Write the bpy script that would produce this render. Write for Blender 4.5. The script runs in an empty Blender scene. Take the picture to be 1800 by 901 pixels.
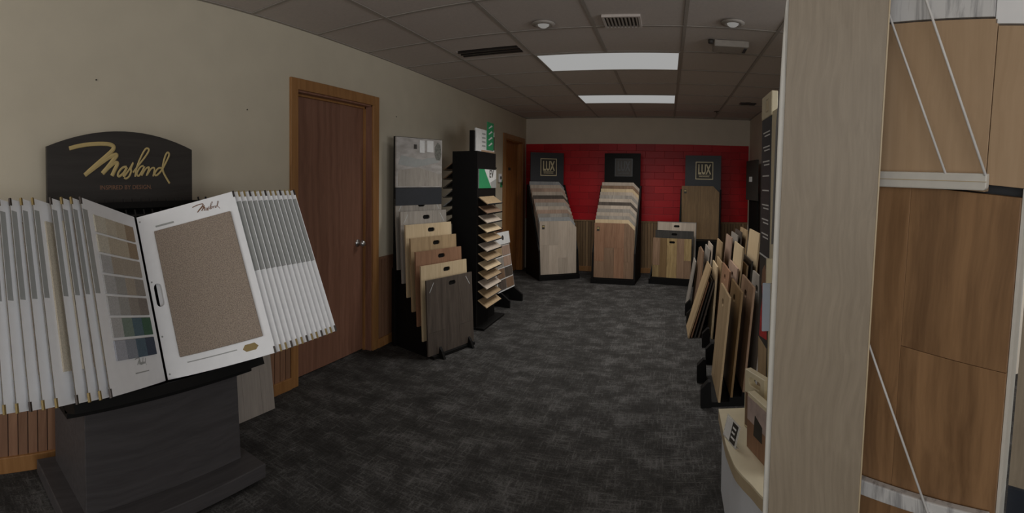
import bpy, bmesh, math, random
from mathutils import Vector, Matrix
from mathutils.geometry import tessellate_polygon

random.seed(7)
SC = bpy.context.scene
COL = SC.collection

# ------------------------------------------------------------------ camera
CAM_H = 1.41
cam = bpy.data.cameras.new('camera')
cam.type = 'PANO'
cam.panorama_type = 'CENTRAL_CYLINDRICAL'        # the photograph is a phone sweep panorama
F = 845.53
cam.central_cylindrical_range_u_min = (0 - 1172.28) / F
cam.central_cylindrical_range_u_max = (1800 - 1172.28) / F
cam.central_cylindrical_range_v_min = -(901 - 337.26) / F
cam.central_cylindrical_range_v_max = 337.26 / F
cam.central_cylindrical_radius = 1.0
cam.clip_start = 0.02
camo = bpy.data.objects.new('camera', cam)
COL.objects.link(camo)
Rp = Matrix.Rotation(0.017, 3, 'X')
Rr = Matrix.Rotation(0.016, 3, 'Y')
R = Rr @ Rp
camo.matrix_world = Matrix.Translation((0, 0, CAM_H)) @ (R.transposed() @ Matrix.Rotation(math.pi / 2, 3, 'X')).to_4x4()
SC.camera = camo

# ------------------------------------------------------------------ light
SC.view_settings.view_transform = 'Standard'
SC.view_settings.look = 'None'
SC.view_settings.gamma = 1.0
SC.view_settings.exposure = 0.0
SC.view_settings.use_curve_mapping = False

w = bpy.data.worlds.new('daylight')
SC.world = w
w.use_nodes = True
w.node_tree.nodes['Background'].inputs[0].default_value = (0.62, 0.72, 0.85, 1)
w.node_tree.nodes['Background'].inputs[1].default_value = 0.35

def area_light(name, loc, rot, sx, sy, power, color):
    l = bpy.data.lights.new(name, 'AREA')
    l.shape = 'RECTANGLE'; l.size = sx; l.size_y = sy; l.energy = power; l.color = color
    o = bpy.data.objects.new(name, l); COL.objects.link(o)
    o.location = loc; o.rotation_euler = rot
    return o
# daylight entering by the two shop windows behind the photographer
WIN = [(-2.0, -0.45), (-0.25, 1.2)]
for i, (a, b) in enumerate(WIN):
    area_light('window_daylight', ((a + b) / 2, -2.13, 1.45), (math.radians(90), 0, 0), b - a - .1, 1.6, 20, (1.0, 0.985, 0.96))

FILL_WIN = (-1.6, 2.0)           # and by an unseen window added on the right to brighten the left pages
area_light('window_daylight', (4.22, .2, 1.45), (math.radians(90), 0, math.radians(90)), 3.4, 1.6, 84, (.95, .975, 1.0))  # fill light at the added right-hand window

# ------------------------------------------------------------------ materials
MATS = {}
def new_mat(name):
    m = bpy.data.materials.new(name); m.use_nodes = True
    MATS[name] = m
    nt = m.node_tree
    return m, nt, nt.nodes['Principled BSDF']
def N(nt, t, **kw):
    n = nt.nodes.new(t)
    for k, v in kw.items(): setattr(n, k, v)
    return n
def L(nt, a, b): nt.links.new(a, b)
def rgba(c): return (c[0], c[1], c[2], 1)
def plain(name, c, rough=.6, var=.06, scale=30, metal=0, spec=.5, bump=0):
    m, nt, b = new_mat(name)
    tc = N(nt, 'ShaderNodeTexCoord'); ns = N(nt, 'ShaderNodeTexNoise')
    ns.inputs['Scale'].default_value = scale; ns.inputs['Detail'].default_value = 4
    L(nt, tc.outputs['Object'], ns.inputs['Vector'])
    r = N(nt, 'ShaderNodeValToRGB')
    r.color_ramp.elements[0].position = .3; r.color_ramp.elements[1].position = .7
    r.color_ramp.elements[0].color = rgba([x * (1 - var) for x in c])
    r.color_ramp.elements[1].color = rgba([min(1, x * (1 + var)) for x in c])
    L(nt, ns.outputs['Fac'], r.inputs['Fac']); L(nt, r.outputs['Color'], b.inputs['Base Color'])
    b.inputs['Roughness'].default_value = rough; b.inputs['Metallic'].default_value = metal
    b.inputs['Specular IOR Level'].default_value = spec
    if bump:
        bp = N(nt, 'ShaderNodeBump'); bp.inputs['Strength'].default_value = bump; bp.inputs['Distance'].default_value = .003
        L(nt, ns.outputs['Fac'], bp.inputs['Height']); L(nt, bp.outputs['Normal'], b.inputs['Normal'])
    return m
def wood(name, c1, c2, rough=.5, grain=(38, 38, 1.6), rnd=.22, contrast=(.32, .68), spec=.4):
    """vertical grain along the local z; every object gets its own piece of the grain and its own tone"""
    m, nt, b = new_mat(name)
    tc = N(nt, 'ShaderNodeTexCoord'); oi = N(nt, 'ShaderNodeObjectInfo')
    mul = N(nt, 'ShaderNodeMath', operation='MULTIPLY'); mul.inputs[1].default_value = 37.0
    L(nt, oi.outputs['Random'], mul.inputs[0])
    cb = N(nt, 'ShaderNodeCombineXYZ')
    for k in range(3): L(nt, mul.outputs[0], cb.inputs[k])
    ad = N(nt, 'ShaderNodeVectorMath', operation='ADD')
    L(nt, tc.outputs['Object'], ad.inputs[0]); L(nt, cb.outputs[0], ad.inputs[1])
    # slow warp so that the grain runs in long flames
    wn = N(nt, 'ShaderNodeTexNoise'); wn.inputs['Scale'].default_value = 2.4; wn.inputs['Detail'].default_value = 2
    L(nt, ad.outputs[0], wn.inputs['Vector'])
    wm = N(nt, 'ShaderNodeVectorMath', operation='SCALE'); wm.inputs['Scale'].default_value = .09
    L(nt, wn.outputs['Color'], wm.inputs[0])
    a2 = N(nt, 'ShaderNodeVectorMath', operation='ADD'); L(nt, ad.outputs[0], a2.inputs[0]); L(nt, wm.outputs[0], a2.inputs[1])
    sc = N(nt, 'ShaderNodeVectorMath', operation='MULTIPLY'); sc.inputs[1].default_value = grain
    L(nt, a2.outputs[0], sc.inputs[0])
    ns = N(nt, 'ShaderNodeTexNoise'); ns.inputs['Scale'].default_value = 1.0; ns.inputs['Detail'].default_value = 5; ns.inputs['Roughness'].default_value = .62
    L(nt, sc.outputs[0], ns.inputs['Vector'])
    r = N(nt, 'ShaderNodeValToRGB')
    r.color_ramp.elements[0].position = contrast[0]; r.color_ramp.elements[1].position = contrast[1]
    r.color_ramp.elements[0].color = rgba(c2); r.color_ramp.elements[1].color = rgba(c1)
    L(nt, ns.outputs['Fac'], r.inputs['Fac'])
    hs = N(nt, 'ShaderNodeHueSaturation')
    mr = N(nt, 'ShaderNodeMapRange'); mr.inputs['To Min'].default_value = 1 - rnd; mr.inputs['To Max'].default_value = 1 + rnd
    L(nt, oi.outputs['Random'], mr.inputs['Value']); L(nt, mr.outputs[0], hs.inputs['Value'])
    L(nt, r.outputs['Color'], hs.inputs['Color']); L(nt, hs.outputs['Color'], b.inputs['Base Color'])
    b.inputs['Roughness'].default_value = rough; b.inputs['Specular IOR Level'].default_value = spec
    bp = N(nt, 'ShaderNodeBump'); bp.inputs['Strength'].default_value = .12; bp.inputs['Distance'].default_value = .001
    L(nt, ns.outputs['Fac'], bp.inputs['Height']); L(nt, bp.outputs['Normal'], b.inputs['Normal'])
    return m
def emit(name, c, s):
    m, nt, b = new_mat(name)
    b.inputs['Base Color'].default_value = rgba([.02] * 3)
    b.inputs['Emission Color'].default_value = rgba(c); b.inputs['Emission Strength'].default_value = s
    b.inputs['Roughness'].default_value = .9
    return m

WALL = plain('wall_paint', (.53, .472, .365), .8, .03, 6)
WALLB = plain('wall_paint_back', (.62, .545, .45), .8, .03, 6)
CEIL = plain('ceiling_tile', (.52, .46, .42), .95, .04, 60, bump=.1)
TBAR = plain('grid_bar', (.33, .295, .26), .6)
OAKTRIM = wood('oak_trim', (.36, .18, .066), (.25, .115, .038), .45, (30, 30, 1.4), .05)
DOORW = wood('door_veneer', (.27, .135, .090), (.18, .085, .055), .4, (26, 26, .9), .03)
DOORW2 = wood('door_veneer_far', (.40, .17, .05), (.26, .10, .03), .45, (26, 26, .9), .03)
WAINS = wood('wainscot_wood', (.27, .145, .085), (.19, .095, .055), .55, (30, 30, 1.2), .16)
WAINSB = wood('wainscot_far', (.30, .19, .095), (.18, .105, .05), .55, (30, 30, 1.2), .25)
GROOVE = plain('groove_shadow_board', (.06, .03, .018), .8)
BLACK = plain('black_laminate', (.0065, .0062, .006), .6, .1, spec=.15)
CHAR = plain('charcoal_panel', (.030, .034, .042), .5, .08)
WHITE = plain('white_board', (.86, .865, .88), .55, .02)
CREAM = plain('cream_laminate', (.74, .66, .47), .5, .03)
CREAMEDGE = plain('beige_edge_band', (.50, .40, .26), .5, .04)
BOARDEDGE = plain('kraft_board_edge', (.10, .085, .065), .8, .3, 60)
BOARDEDGE2 = plain('grey_board_edge', (.42, .42, .41), .8, .1, 60)
WHITECAB = plain('white_cabinet', (.72, .74, .78), .5, .02)
LABELGREY = plain('grey_label_print', (.36, .37, .36), .6, .05)
CARPETBEIGE = plain('beige_carpet_sample', (.31, .25, .20), .95, .42, 260, bump=.8)
GOLD = plain('gold_letters', (.46, .35, .15), .5, .05, spec=.4)
GOLDPALE = plain('pale_gold_letters', (.66, .58, .38), .5, .05, spec=.4)
GOLDDIM = plain('dim_gold_print', (.20, .10, .055), .6)
BRASS = plain('brass_clip', (.24, .17, .06), .5, .05, metal=.3)
STEEL = plain('brushed_steel', (.55, .55, .55), .3, .03, metal=.9)
DARKMET = plain('dark_bronze', (.06, .05, .045), .35, metal=.7)
GREEN = plain('green_print', (.03, .30, .12), .5)
PRINTWHITE = plain('white_print', (.75, .75, .74), .6)
PRINTTAN = plain('tan_print', (.52, .34, .22), .6)
PRINTDARK = plain('dark_print', (.04, .035, .03), .6)
REDPRINT = plain('red_print', (.50, .03, .03), .6, .3, 40)
SKYLABEL = plain('pale_blue_label', (.52, .60, .72), .5, .02)
WIRE = plain('white_cable', (.62, .61, .60), .5)
RAILW = plain('white_rail', (.62, .60, .55), .45, .04)
GRID = plain('black_wire_grid', (.015, .013, .012), .5)
GLASS, _nt, _b = new_mat('window_glass')
_b.inputs['Transmission Weight'].default_value = 1.0; _b.inputs['Roughness'].default_value = 0.0
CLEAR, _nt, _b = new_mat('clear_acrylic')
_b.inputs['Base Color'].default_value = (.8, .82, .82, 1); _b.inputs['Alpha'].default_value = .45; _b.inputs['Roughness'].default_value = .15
LAMP = emit('lit_diffuser', (1.0, 1.0, .985), .345)
SPOTGLOW = emit('lit_spot_bulb', (1.0, .96, .9), .20)

# the dark stand laminate with a horizontal grain
STAND = wood('dark_stand_laminate', (.066, .061, .062), (.046, .042, .043), .5, (1.5, 40, 40), .02, spec=.25)
SIGNWOOD = wood('dark_sign_laminate', (.040, .035, .031), (.029, .025, .022), .5, (1.5, 40, 40), .02, spec=.25)

# wood looks of the floor samples
PALE = wood('whitewashed_oak', (.56, .475, .39), (.43, .355, .285), .5, rnd=.12)
GREYOAK = wood('grey_oak', (.40, .365, .325), (.27, .245, .215), .5, rnd=.14)
BLUEGREY = wood('blue_grey_oak', (.36, .37, .375), (.27, .275, .28), .5, rnd=.1)
PINKOAK = wood('pinkish_oak', (.47, .33, .255), (.35, .24, .18), .5, rnd=.12)
TAN = wood('tan_oak', (.48, .345, .20), (.34, .235, .13), .5, rnd=.14)
MAPLE = wood('light_maple', (.68, .54, .35), (.58, .445, .275), .5, rnd=.06)
BROWN = wood('brown_oak', (.30, .19, .12), (.19, .115, .07), .5, rnd=.18)
REDBROWN = wood('red_brown_oak', (.36, .20, .12), (.25, .13, .075), .5, rnd=.1)
DARKGB = wood('smoked_oak', (.115, .092, .075), (.065, .052, .043), .45, rnd=.12)
GOLDOAK = wood('mixed_golden_oak', (.46, .33, .155), (.25, .165, .075), .45, rnd=.32)
HONEY = wood('honey_oak', (.25, .155, .07), (.165, .10, .045), .45, rnd=.12)
CHARW = wood('charcoal_plank', (.07, .065, .06), (.04, .038, .035), .45, rnd=.1)
PLAINOAK = wood('pale_taupe_oak', (.315, .262, .197), (.235, .192, .142), .5, (95, 95, 5), .03, (.25, .75))
TANPLAIN = wood('plain_tan_oak', (.48, .335, .21), (.43, .295, .18), .5, (60, 60, 1.2), .04)
RICH = wood('rich_brown_oak', (.35, .20, .098), (.15, .08, .038), .42, (24, 24, 1.2), .2, (.28, .68))
WEATHER = wood('weathered_white_wood', (.66, .66, .66), (.36, .36, .37), .6, (48, 48, 2.4), .04, (.35, .5))
GREYPLANK = wood('pale_grey_plank', (.34, .30, .265), (.26, .23, .205), .5, rnd=.1)
WOODS = dict(pale=PALE, grey=GREYOAK, bluegrey=BLUEGREY, pink=PINKOAK, tan=TAN, maple=MAPLE, brown=BROWN, red=REDBROWN,
             smoked=DARKGB, mixed=GOLDOAK, honey=HONEY, charcoal=CHARW)
WORD = dict(pale='whitewashed', grey='grey-beige', bluegrey='blue-grey', pink='pinkish', tan='tan', maple='light yellow', brown='brown',
            red='reddish-brown', smoked='dark smoked', mixed='golden striped', honey='honey-brown', charcoal='charcoal')

# red glazed tiles
REDTILE, nt, b = new_mat('red_glazed_tile')
oi = N(nt, 'ShaderNodeObjectInfo'); r = N(nt, 'ShaderNodeValToRGB')
r.color_ramp.elements[0].color = (.40, .010, .016, 1); r.color_ramp.elements[1].color = (.52, .018, .024, 1)
L(nt, oi.outputs['Random'], r.inputs['Fac']); L(nt, r.outputs['Color'], b.inputs['Base Color'])
b.inputs['Roughness'].default_value = .3; b.inputs['Specular IOR Level'].default_value = .16
GROUT = plain('grout_with_edge_glints', (.46, .12, .12), .8)  # grout colour lightened to carry the reflections along the tile edges

# patterned carpet
CARPET, nt, b = new_mat('charcoal_carpet')
tc = N(nt, 'ShaderNodeTexCoord')
def stretched(sx, sy, scale, detail, rough=.6):
    m = N(nt, 'ShaderNodeVectorMath', operation='MULTIPLY'); m.inputs[1].default_value = (sx, sy, 1)
    L(nt, tc.outputs['Object'], m.inputs[0])
    n = N(nt, 'ShaderNodeTexNoise'); n.inputs['Scale'].default_value = scale; n.inputs['Detail'].default_value = detail; n.inputs['Roughness'].default_value = rough
    L(nt, m.outputs[0], n.inputs['Vector'])
    return n.outputs['Fac']
def mth(op, a, b_):
    n = N(nt, 'ShaderNodeMath', operation=op)
    for k, v in enumerate((a, b_)):
        if isinstance(v, (int, float)): n.inputs[k].default_value = v
        else: L(nt, v, n.inputs[k])
    return n.outputs[0]
blot = stretched(1, 1.25, 5.2, 6, .66)
hx = stretched(.30, 2.2, 34, 3, .6)
hy = stretched(2.2, .30, 34, 3, .6)
fine = stretched(1, 1, 120, 2, .6)
s1 = mth('MULTIPLY', mth('ADD', mth('MAXIMUM', hx, hy), mth('MULTIPLY', fine, .5)), 1.0)
val = mth('ADD', mth('MULTIPLY', blot, 1.05), mth('MULTIPLY', s1, .95))
br = N(nt, 'ShaderNodeTexBrick'); br.offset = .5
br.inputs['Scale'].default_value = 1.0; br.inputs['Brick Width'].default_value = .9; br.inputs['Row Height'].default_value = .46
br.inputs['Mortar Size'].default_value = .0025; br.inputs['Color1'].default_value = (.42, .42, .42, 1); br.inputs['Color2'].default_value = (.58, .58, .58, 1); br.inputs['Mortar'].default_value = (.75, .75, .75, 1)
sw = N(nt, 'ShaderNodeVectorMath', operation='MULTIPLY'); sw.inputs[1].default_value = (1, 1, 1)
rot = N(nt, 'ShaderNodeVectorRotate'); rot.rotation_type = 'Z_AXIS'; rot.inputs['Angle'].default_value = math.pi / 2
L(nt, tc.outputs['Object'], rot.inputs['Vector']); L(nt, rot.outputs[0], br.inputs['Vector'])
val = mth('ADD', val, mth('MULTIPLY', br.outputs['Color'], .35))
cr = N(nt, 'ShaderNodeValToRGB')
e = cr.color_ramp.elements
e[0].position = .36; e[0].color = (.026, .0245, .023, 1)
e[1].position = .76; e[1].color = (.125, .121, .118, 1)
x = e.new(.52); x.color = (.044, .042, .040, 1)
sc = mth('MULTIPLY', mth('SUBTRACT', val, .75), .75)
L(nt, sc, cr.inputs['Fac']); L(nt, cr.outputs['Color'], b.inputs['Base Color'])
b.inputs['Roughness'].default_value = .95; b.inputs['Specular IOR Level'].default_value = .15
bp = N(nt, 'ShaderNodeBump'); bp.inputs['Strength'].default_value = .5; bp.inputs['Distance'].default_value = .004
L(nt, fine, bp.inputs['Height']); L(nt, bp.outputs['Normal'], b.inputs['Normal'])

# a printed photograph of a bright room with a grey floor (flat print on the rack header)
PHOTO, nt, b = new_mat('printed_room_photo')
tc = N(nt, 'ShaderNodeTexCoord'); sx = N(nt, 'ShaderNodeSeparateXYZ'); L(nt, tc.outputs['Object'], sx.inputs[0])
nz = N(nt, 'ShaderNodeTexNoise'); nz.inputs['Scale'].default_value = 9; nz.inputs['Detail'].default_value = 3
ml = N(nt, 'ShaderNodeVectorMath', operation='MULTIPLY'); ml.inputs[1].default_value = (1, 1, 2.6); L(nt, tc.outputs['Object'], ml.inputs[0]); L(nt, ml.outputs[0], nz.inputs['Vector'])
rp = N(nt, 'ShaderNodeValToRGB'); e = rp.color_ramp.elements
e[0].position = .34; e[0].color = (.33, .305, .285, 1); e[1].position = .62; e[1].color = (.48, .455, .435, 1)
L(nt, nz.outputs['Fac'], rp.inputs['Fac']); L(nt, rp.outputs['Color'], b.inputs['Base Color']); b.inputs['Roughness'].default_value = .35

# ------------------------------------------------------------------ mesh building
class MB:
    def __init__(s): s.v = []; s.f = []
    def box(s, lo, hi):
        k = len(s.v)
        x0, y0, z0 = lo; x1, y1, z1 = hi
        s.v += [(x0, y0, z0), (x1, y0, z0), (x1, y1, z0), (x0, y1, z0), (x0, y0, z1), (x1, y0, z1), (x1, y1, z1), (x0, y1, z1)]
        s.f += [tuple(k + i for i in q) for q in ((0, 3, 2, 1), (4, 5, 6, 7), (0, 1, 5, 4), (1, 2, 6, 5), (2, 3, 7, 6), (3, 0, 4, 7))]
        return s
    def prism(s, outer, y0, y1, fn=None, holes=()):
        """outline in (u, z) (counter-clockwise), extruded from y0 (front) to y1 (back); fn maps (u, y, z)"""
        fn = fn or (lambda u, y, z: (u, y, z))
        loops = [list(outer)] + [list(h) for h in holes]
        flat = [p for lp in loops for p in lp]
        k = len(s.v); n = len(flat)
        s.v += [fn(u, y0, z) for u, z in flat] + [fn(u, y1, z) for u, z in flat]
        tris = tessellate_polygon([[Vector((u, z, 0)) for u, z in lp] for lp in loops])
        for t in tris:
            a, b_, c = t
            A, B, C_ = flat[a], flat[b_], flat[c]
            if (B[0] - A[0]) * (C_[1] - A[1]) - (B[1] - A[1]) * (C_[0] - A[0]) < 0: a, c = c, a
            s.f.append((k + a, k + b_, k + c)); s.f.append((k + n + c, k + n + b_, k + n + a))
        off = 0
        for lp in loops:
            m = len(lp)
            for i in range(m):
                a, b_ = off + i, off + (i + 1) % m
                s.f.append((k + a, k + n + a, k + n + b_, k + b_))
            off += m
        return s
    def tube(s, pts, rad, seg=8, closed=False):
        pts = [Vector(p) for p in pts]; rings = []
        up0 = None
        for i, p in enumerate(pts):
            if i == 0: t = pts[1] - p
            elif i == len(pts) - 1: t = p - pts[i - 1]
            else: t = pts[i + 1] - pts[i - 1]
            if t.length < 1e-9: t = Vector((0, 0, 1))
            t.normalize()
            if up0 is None:
                up0 = t.orthogonal()
            nrm = up0 - t * up0.dot(t)
            if nrm.length < 1e-6: nrm = t.orthogonal()
            nrm.normalize(); up0 = nrm; bn = t.cross(nrm)
            rr = rad[i] if isinstance(rad, (list, tuple)) else rad
            k = len(s.v)
            for j in range(seg):
                a = 2 * math.pi * j / seg
                s.v.append(tuple(p + (nrm * math.cos(a) + bn * math.sin(a)) * rr))
            rings.append(k)
        for a, b_ in zip(rings, rings[1:]):
            for j in range(seg):
                s.f.append((a + j, a + (j + 1) % seg, b_ + (j + 1) % seg, b_ + j))
        s.f.append(tuple(rings[0] + j for j in reversed(range(seg)))); s.f.append(tuple(rings[-1] + j for j in range(seg)))
        return s
    def lathe(s, prof, c=(0, 0, 0), axis='z', seg=20):
        k0 = len(s.v); n = len(prof)
        for j in range(seg):
            a = 2 * math.pi * j / seg
            for r_, h in prof:
                q = (r_ * math.cos(a), r_ * math.sin(a), h)
                if axis == 'x': q = (q[2], q[0], q[1])
                if axis == 'y': q = (q[0], q[2], q[1])
                s.v.append((q[0] + c[0], q[1] + c[1], q[2] + c[2]))
        for j in range(seg):
            for i in range(n - 1):
                a = k0 + j * n + i; b_ = k0 + ((j + 1) % seg) * n + i
                s.f.append((a, b_, b_ + 1, a + 1))
        return s
    def mesh(s, name):
        me = bpy.data.meshes.new(name); me.from_pydata(s.v, [], s.f); me.validate(); 
        bm = bmesh.new(); bm.from_mesh(me); bmesh.ops.recalc_face_normals(bm, faces=bm.faces); bm.to_mesh(me); bm.free()
        return me
    def build(s, name, mat, parent=None, bevel=0, smooth=False):
        me = s.mesh(name)
        if mat: me.materials.append(mat)
        if smooth:
            for p in me.polygons: p.use_smooth = True
        o = bpy.data.objects.new(name, me); COL.objects.link(o)
        if parent: o.parent = parent
        if bevel:
            bv = o.modifiers.new('bevel', 'BEVEL'); bv.width = bevel; bv.segments = 2; bv.limit_method = 'ANGLE'
        return o

def tag(o, label=None, cat=None, group=None, kind=None):
    if label: o['label'] = label
    if cat: o['category'] = cat
    if group: o['group'] = group
    if kind: o['kind'] = kind
    return o
def thing(name, label, cat, M=None, group=None):
    o = bpy.data.objects.new(name, None); COL.objects.link(o); o.empty_display_size = .1
    if M is not None: o.matrix_world = M
    return tag(o, label, cat, group)
def struct(o): o['kind'] = 'structure'; return o
def frame(x, y, z, e):
    """local x along e (2-D), local y to the back, local z up"""
    l = math.hypot(*e); ex, ey = e[0] / l, e[1] / l
    return Matrix(((ex, -ey, 0, x), (ey, ex, 0, y), (0, 0, 1, z), (0, 0, 0, 1)))
def frame3(o, u, n, v):
    """local x = u, local y = n (away from the viewer), local z = v"""
    return Matrix(((u[0], n[0], v[0], o[0]), (u[1], n[1], v[1], o[1]), (u[2], n[2], v[2], o[2]), (0, 0, 0, 1)))
def text_mesh(name, body, size, mat, parent, fn, ext=.001, sx=1.0, align='CENTER', bold=0):
    """lettering laid in the local x-z plane facing -y; fn = (x, y, z) of its centre line"""
    cu = bpy.data.curves.new(name, 'FONT'); cu.body = body; cu.size = size; cu.extrude = ext; cu.align_x = align
    cu.resolution_u = 3; cu.offset = bold
    tmp = bpy.data.objects.new('tmp', cu); COL.objects.link(tmp)
    dg = bpy.context.evaluated_depsgraph_get()
    me = bpy.data.meshes.new_from_object(tmp.evaluated_get(dg))
    bpy.data.objects.remove(tmp)
    me.name = name
    me.transform(Matrix(((sx, 0, 0, fn[0]), (0, 0, -1, fn[1]), (0, 1, 0, fn[2]), (0, 0, 0, 1))))
    me.materials.clear(); me.materials.append(mat)
    o = bpy.data.objects.new(name, me); COL.objects.link(o)
    if parent: o.parent = parent
    return o
def clip(poly, u0, u1, z0, z1):
    def half(P, ins, inter):
        out = []
        for i in range(len(P)):
            a, b_ = P[i - 1], P[i]
            if ins(b_):
                if not ins(a): out.append(inter(a, b_))
                out.append(b_)
            elif ins(a): out.append(inter(a, b_))
        return out
    def ix(c):
        def f(a, b_): t = (c - a[0]) / (b_[0] - a[0]); return (c, a[1] + t * (b_[1] - a[1]))
        return f
    def iz(c):
        def f(a, b_): t = (c - a[1]) / (b_[1] - a[1]); return (a[0] + t * (b_[0] - a[0]), c)
        return f
    P = half(poly, lambda p: p[0] >= u0 - 1e-9, ix(u0))
    if P: P = half(P, lambda p: p[0] <= u1 + 1e-9, ix(u1))
    if P: P = half(P, lambda p: p[1] >= z0 - 1e-9, iz(z0))
    if P: P = half(P, lambda p: p[1] <= z1 + 1e-9, iz(z1))
    return P
def slot(cu, cz, w, h, n=5):
    r = h / 2; out = []
    for k in range(n + 1):
        a = -math.pi / 2 + math.pi * k / n; out.append((cu + w / 2 - r + r * math.cos(a), cz + r * math.sin(a)))
    for k in range(n + 1):
        a = math.pi / 2 + math.pi * k / n; out.append((cu - w / 2 + r + r * math.cos(a), cz + r * math.sin(a)))
    return out
def ordinal(k): return ['first', 'second', 'third', 'fourth', 'fifth', 'sixth', 'seventh', 'eighth', 'ninth', 'tenth', 'eleventh', 'twelfth', 'thirteenth', 'fourteenth'][k]

def sample_board(label, M, w, h, kind, group=None, hole=None, chamfer=None, strips=3, t=.014, sticker=False, name='plank_sample_board', cat='sample board', frame_mat=None, cross=True, seed=0):
    """a flooring sample: backing panel and separate planks with fine joints; local x 0..w, y 0 (front)..t, z 0..h"""
    rnd = random.Random(seed * 31 + int(w * 1000) + int(h * 977))
    o = thing(name, label, cat, M, group)
    mat = WOODS[kind] if isinstance(kind, str) else kind
    outer = [(0, 0), (w, 0), (w, h), (0, h)]
    if chamfer: outer = [(0, 0), (w, 0), (w, h - chamfer), (w - chamfer, h), (0, h)]
    hs = [slot(*hole)] if hole else []
    MB().prism(outer, t * .45, t, holes=hs).build('backing', frame_mat or mat, o)
    if hole: MB().prism(slot(hole[0], hole[1], hole[2] + .012, hole[3] + .012), t * .8, t + .004).build('hole_dark_plate', BLACK, o)  # black plate added behind the handle hole to make it dark
    # planks
    if isinstance(strips, int):
        if hole:
            hw = hole[2] / 2 + .03; cuts = [0, hole[0] - hw, hole[0] + hw, w]
            if strips >= 4: cuts = [0, (hole[0] - hw) / 2, hole[0] - hw, hole[0] + hw, (hole[0] + hw + w) / 2, w]
        else: cuts = [w * i / strips for i in range(strips + 1)]
    else: cuts = list(strips)
    for i in range(len(cuts) - 1):
        u0, u1 = cuts[i], cuts[i + 1]
        zs = [0, h]
        if cross:
            zc = h * rnd.choice((.3, .38, .45, .55))
            if rnd.random() < .75: zs = [0, zc, h]
        for j in range(len(zs) - 1):
            z0, z1 = zs[j], zs[j + 1]
            g = .0006
            P = clip(outer, u0 + (g if i else 0), u1 - (g if i < len(cuts) - 2 else 0), z0 + (g if j else 0), z1 - (g if j < len(zs) - 2 else 0))
            if len(P) < 3: continue
            hh = hs if hole and u0 < hole[0] < u1 and z0 < hole[1] < z1 else []
            pm = rnd.choice([GOLDOAK, TAN, HONEY, GOLDOAK, BROWN]) if kind == 'mixed' else (rnd.choice([BROWN, BROWN, PINKOAK, REDBROWN]) if kind == 'brown' and cross else mat)
            MB().prism(P, 0, t * .45, holes=hh).build('plank', pm, o)
    if sticker:
        MB().box((w * .06, -.001, h - .115), (w * .13, .0005, h - .055)).build('sticker', PRINTDARK, o)
        MB().box((w * .07, -.0015, h - .085), (w * .12, 0, h - .065)).build('sticker_print', GOLD, o)
    return o

# ================================================================== the room
XL, XR, YB, YF, ZC = -2.288, 1.30, 7.564, -2.2, 2.44
D1 = (2.352, 3.256); D2 = (6.52, 7.36); DH = 2.035

XE, YR = 4.3, 2.75          # unseen extension to the right, added to let in the side window light
floor = struct(MB().box((XL - .3, YF - .1, -.06), (XR + .15, YB + .1, 0)).box((XR + .15, YF - .1, -.06), (XE + .1, YR + .1, 0)).build('floor', CARPET))
ceil_o = struct(MB().box((XL - .15, YF - .1, ZC + .03), (XR + .15, YB + .1, ZC + .1)).box((XR + .15, YF - .1, ZC + .03), (XE + .1, YR + .1, ZC + .1)).build('ceiling', CEIL))
m = MB()
T = .13
for a, b_ in ((YF, D1[0]), (D1[1], D2[0]), (D2[1], YB)): m.box((XL - T, a, 0), (XL, b_, ZC + .03))
for a, b_ in (D1, D2): m.box((XL - T, a, DH), (XL, b_, ZC + .03))
struct(m.build('wall_left', WALL))
m = MB(); m.box((XL - T, YF - .1, 0), (XL - T - .02, YB, ZC)); struct(m.build('wall_behind_doors', GROOVE))
wall_back = struct(MB().box((XL - T, YB, 0), (XR + T, YB + .1, ZC + .03)).build('wall_back', WALLB))
struct(MB().box((XR, YR, 0), (XR + T, YB, ZC + .03)).build('wall_right', WALLB))
struct(MB().box((XR + T, YR, 0), (XE, YR + .1, ZC + .03)).build('wall_right_return', WALLB))
m = MB().box((XE, YF, 0), (XE + .1, YR, .6)); m.box((XE, YF, 2.3), (XE + .1, YR, ZC + .03)); m.box((XE, YF, .6), (XE + .1, FILL_WIN[0], 2.3)); m.box((XE, FILL_WIN[1], .6), (XE + .1, YR, 2.3)); struct(m.build('wall_right_front', WALL))
# shop front behind the photographer, with its two windows
m = MB(); x0, x1 = XL, XE; zs, zt = .6, 2.3
m.box((x0, YF - .1, 0), (x1, YF, zs)); m.box((x0, YF - .1, zt), (x1, YF, ZC + .03))
edges = [x0] + [v for ab in WIN for v in ab] + [x1]
for k in range(0, len(edges), 2): m.box((edges[k], YF - .1, zs), (edges[k + 1], YF, zt))
struct(m.build('wall_front', WALL))
for k, (a, b_) in enumerate(WIN):
    wo = struct(bpy.data.objects.new('window_%d' % (k + 1), None)); COL.objects.link(wo); wo.location = ((a + b_) / 2, YF - .05, 0)
    hw = (b_ - a) / 2
    f = MB()
    f.box((-hw, -.03, zs), (-hw + .05, .03, zt)); f.box((hw - .05, -.03, zs), (hw, .03, zt)); f.box((-hw, -.03, zs), (hw, .03, zs + .05)); f.box((-hw, -.03, zt - .05), (hw, .03, zt))
    f.build('window_frame', STEEL, wo); MB().box((-hw + .05, -.004, zs + .05), (hw - .05, .004, zt - .05)).build('pane', GLASS, wo)

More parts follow.
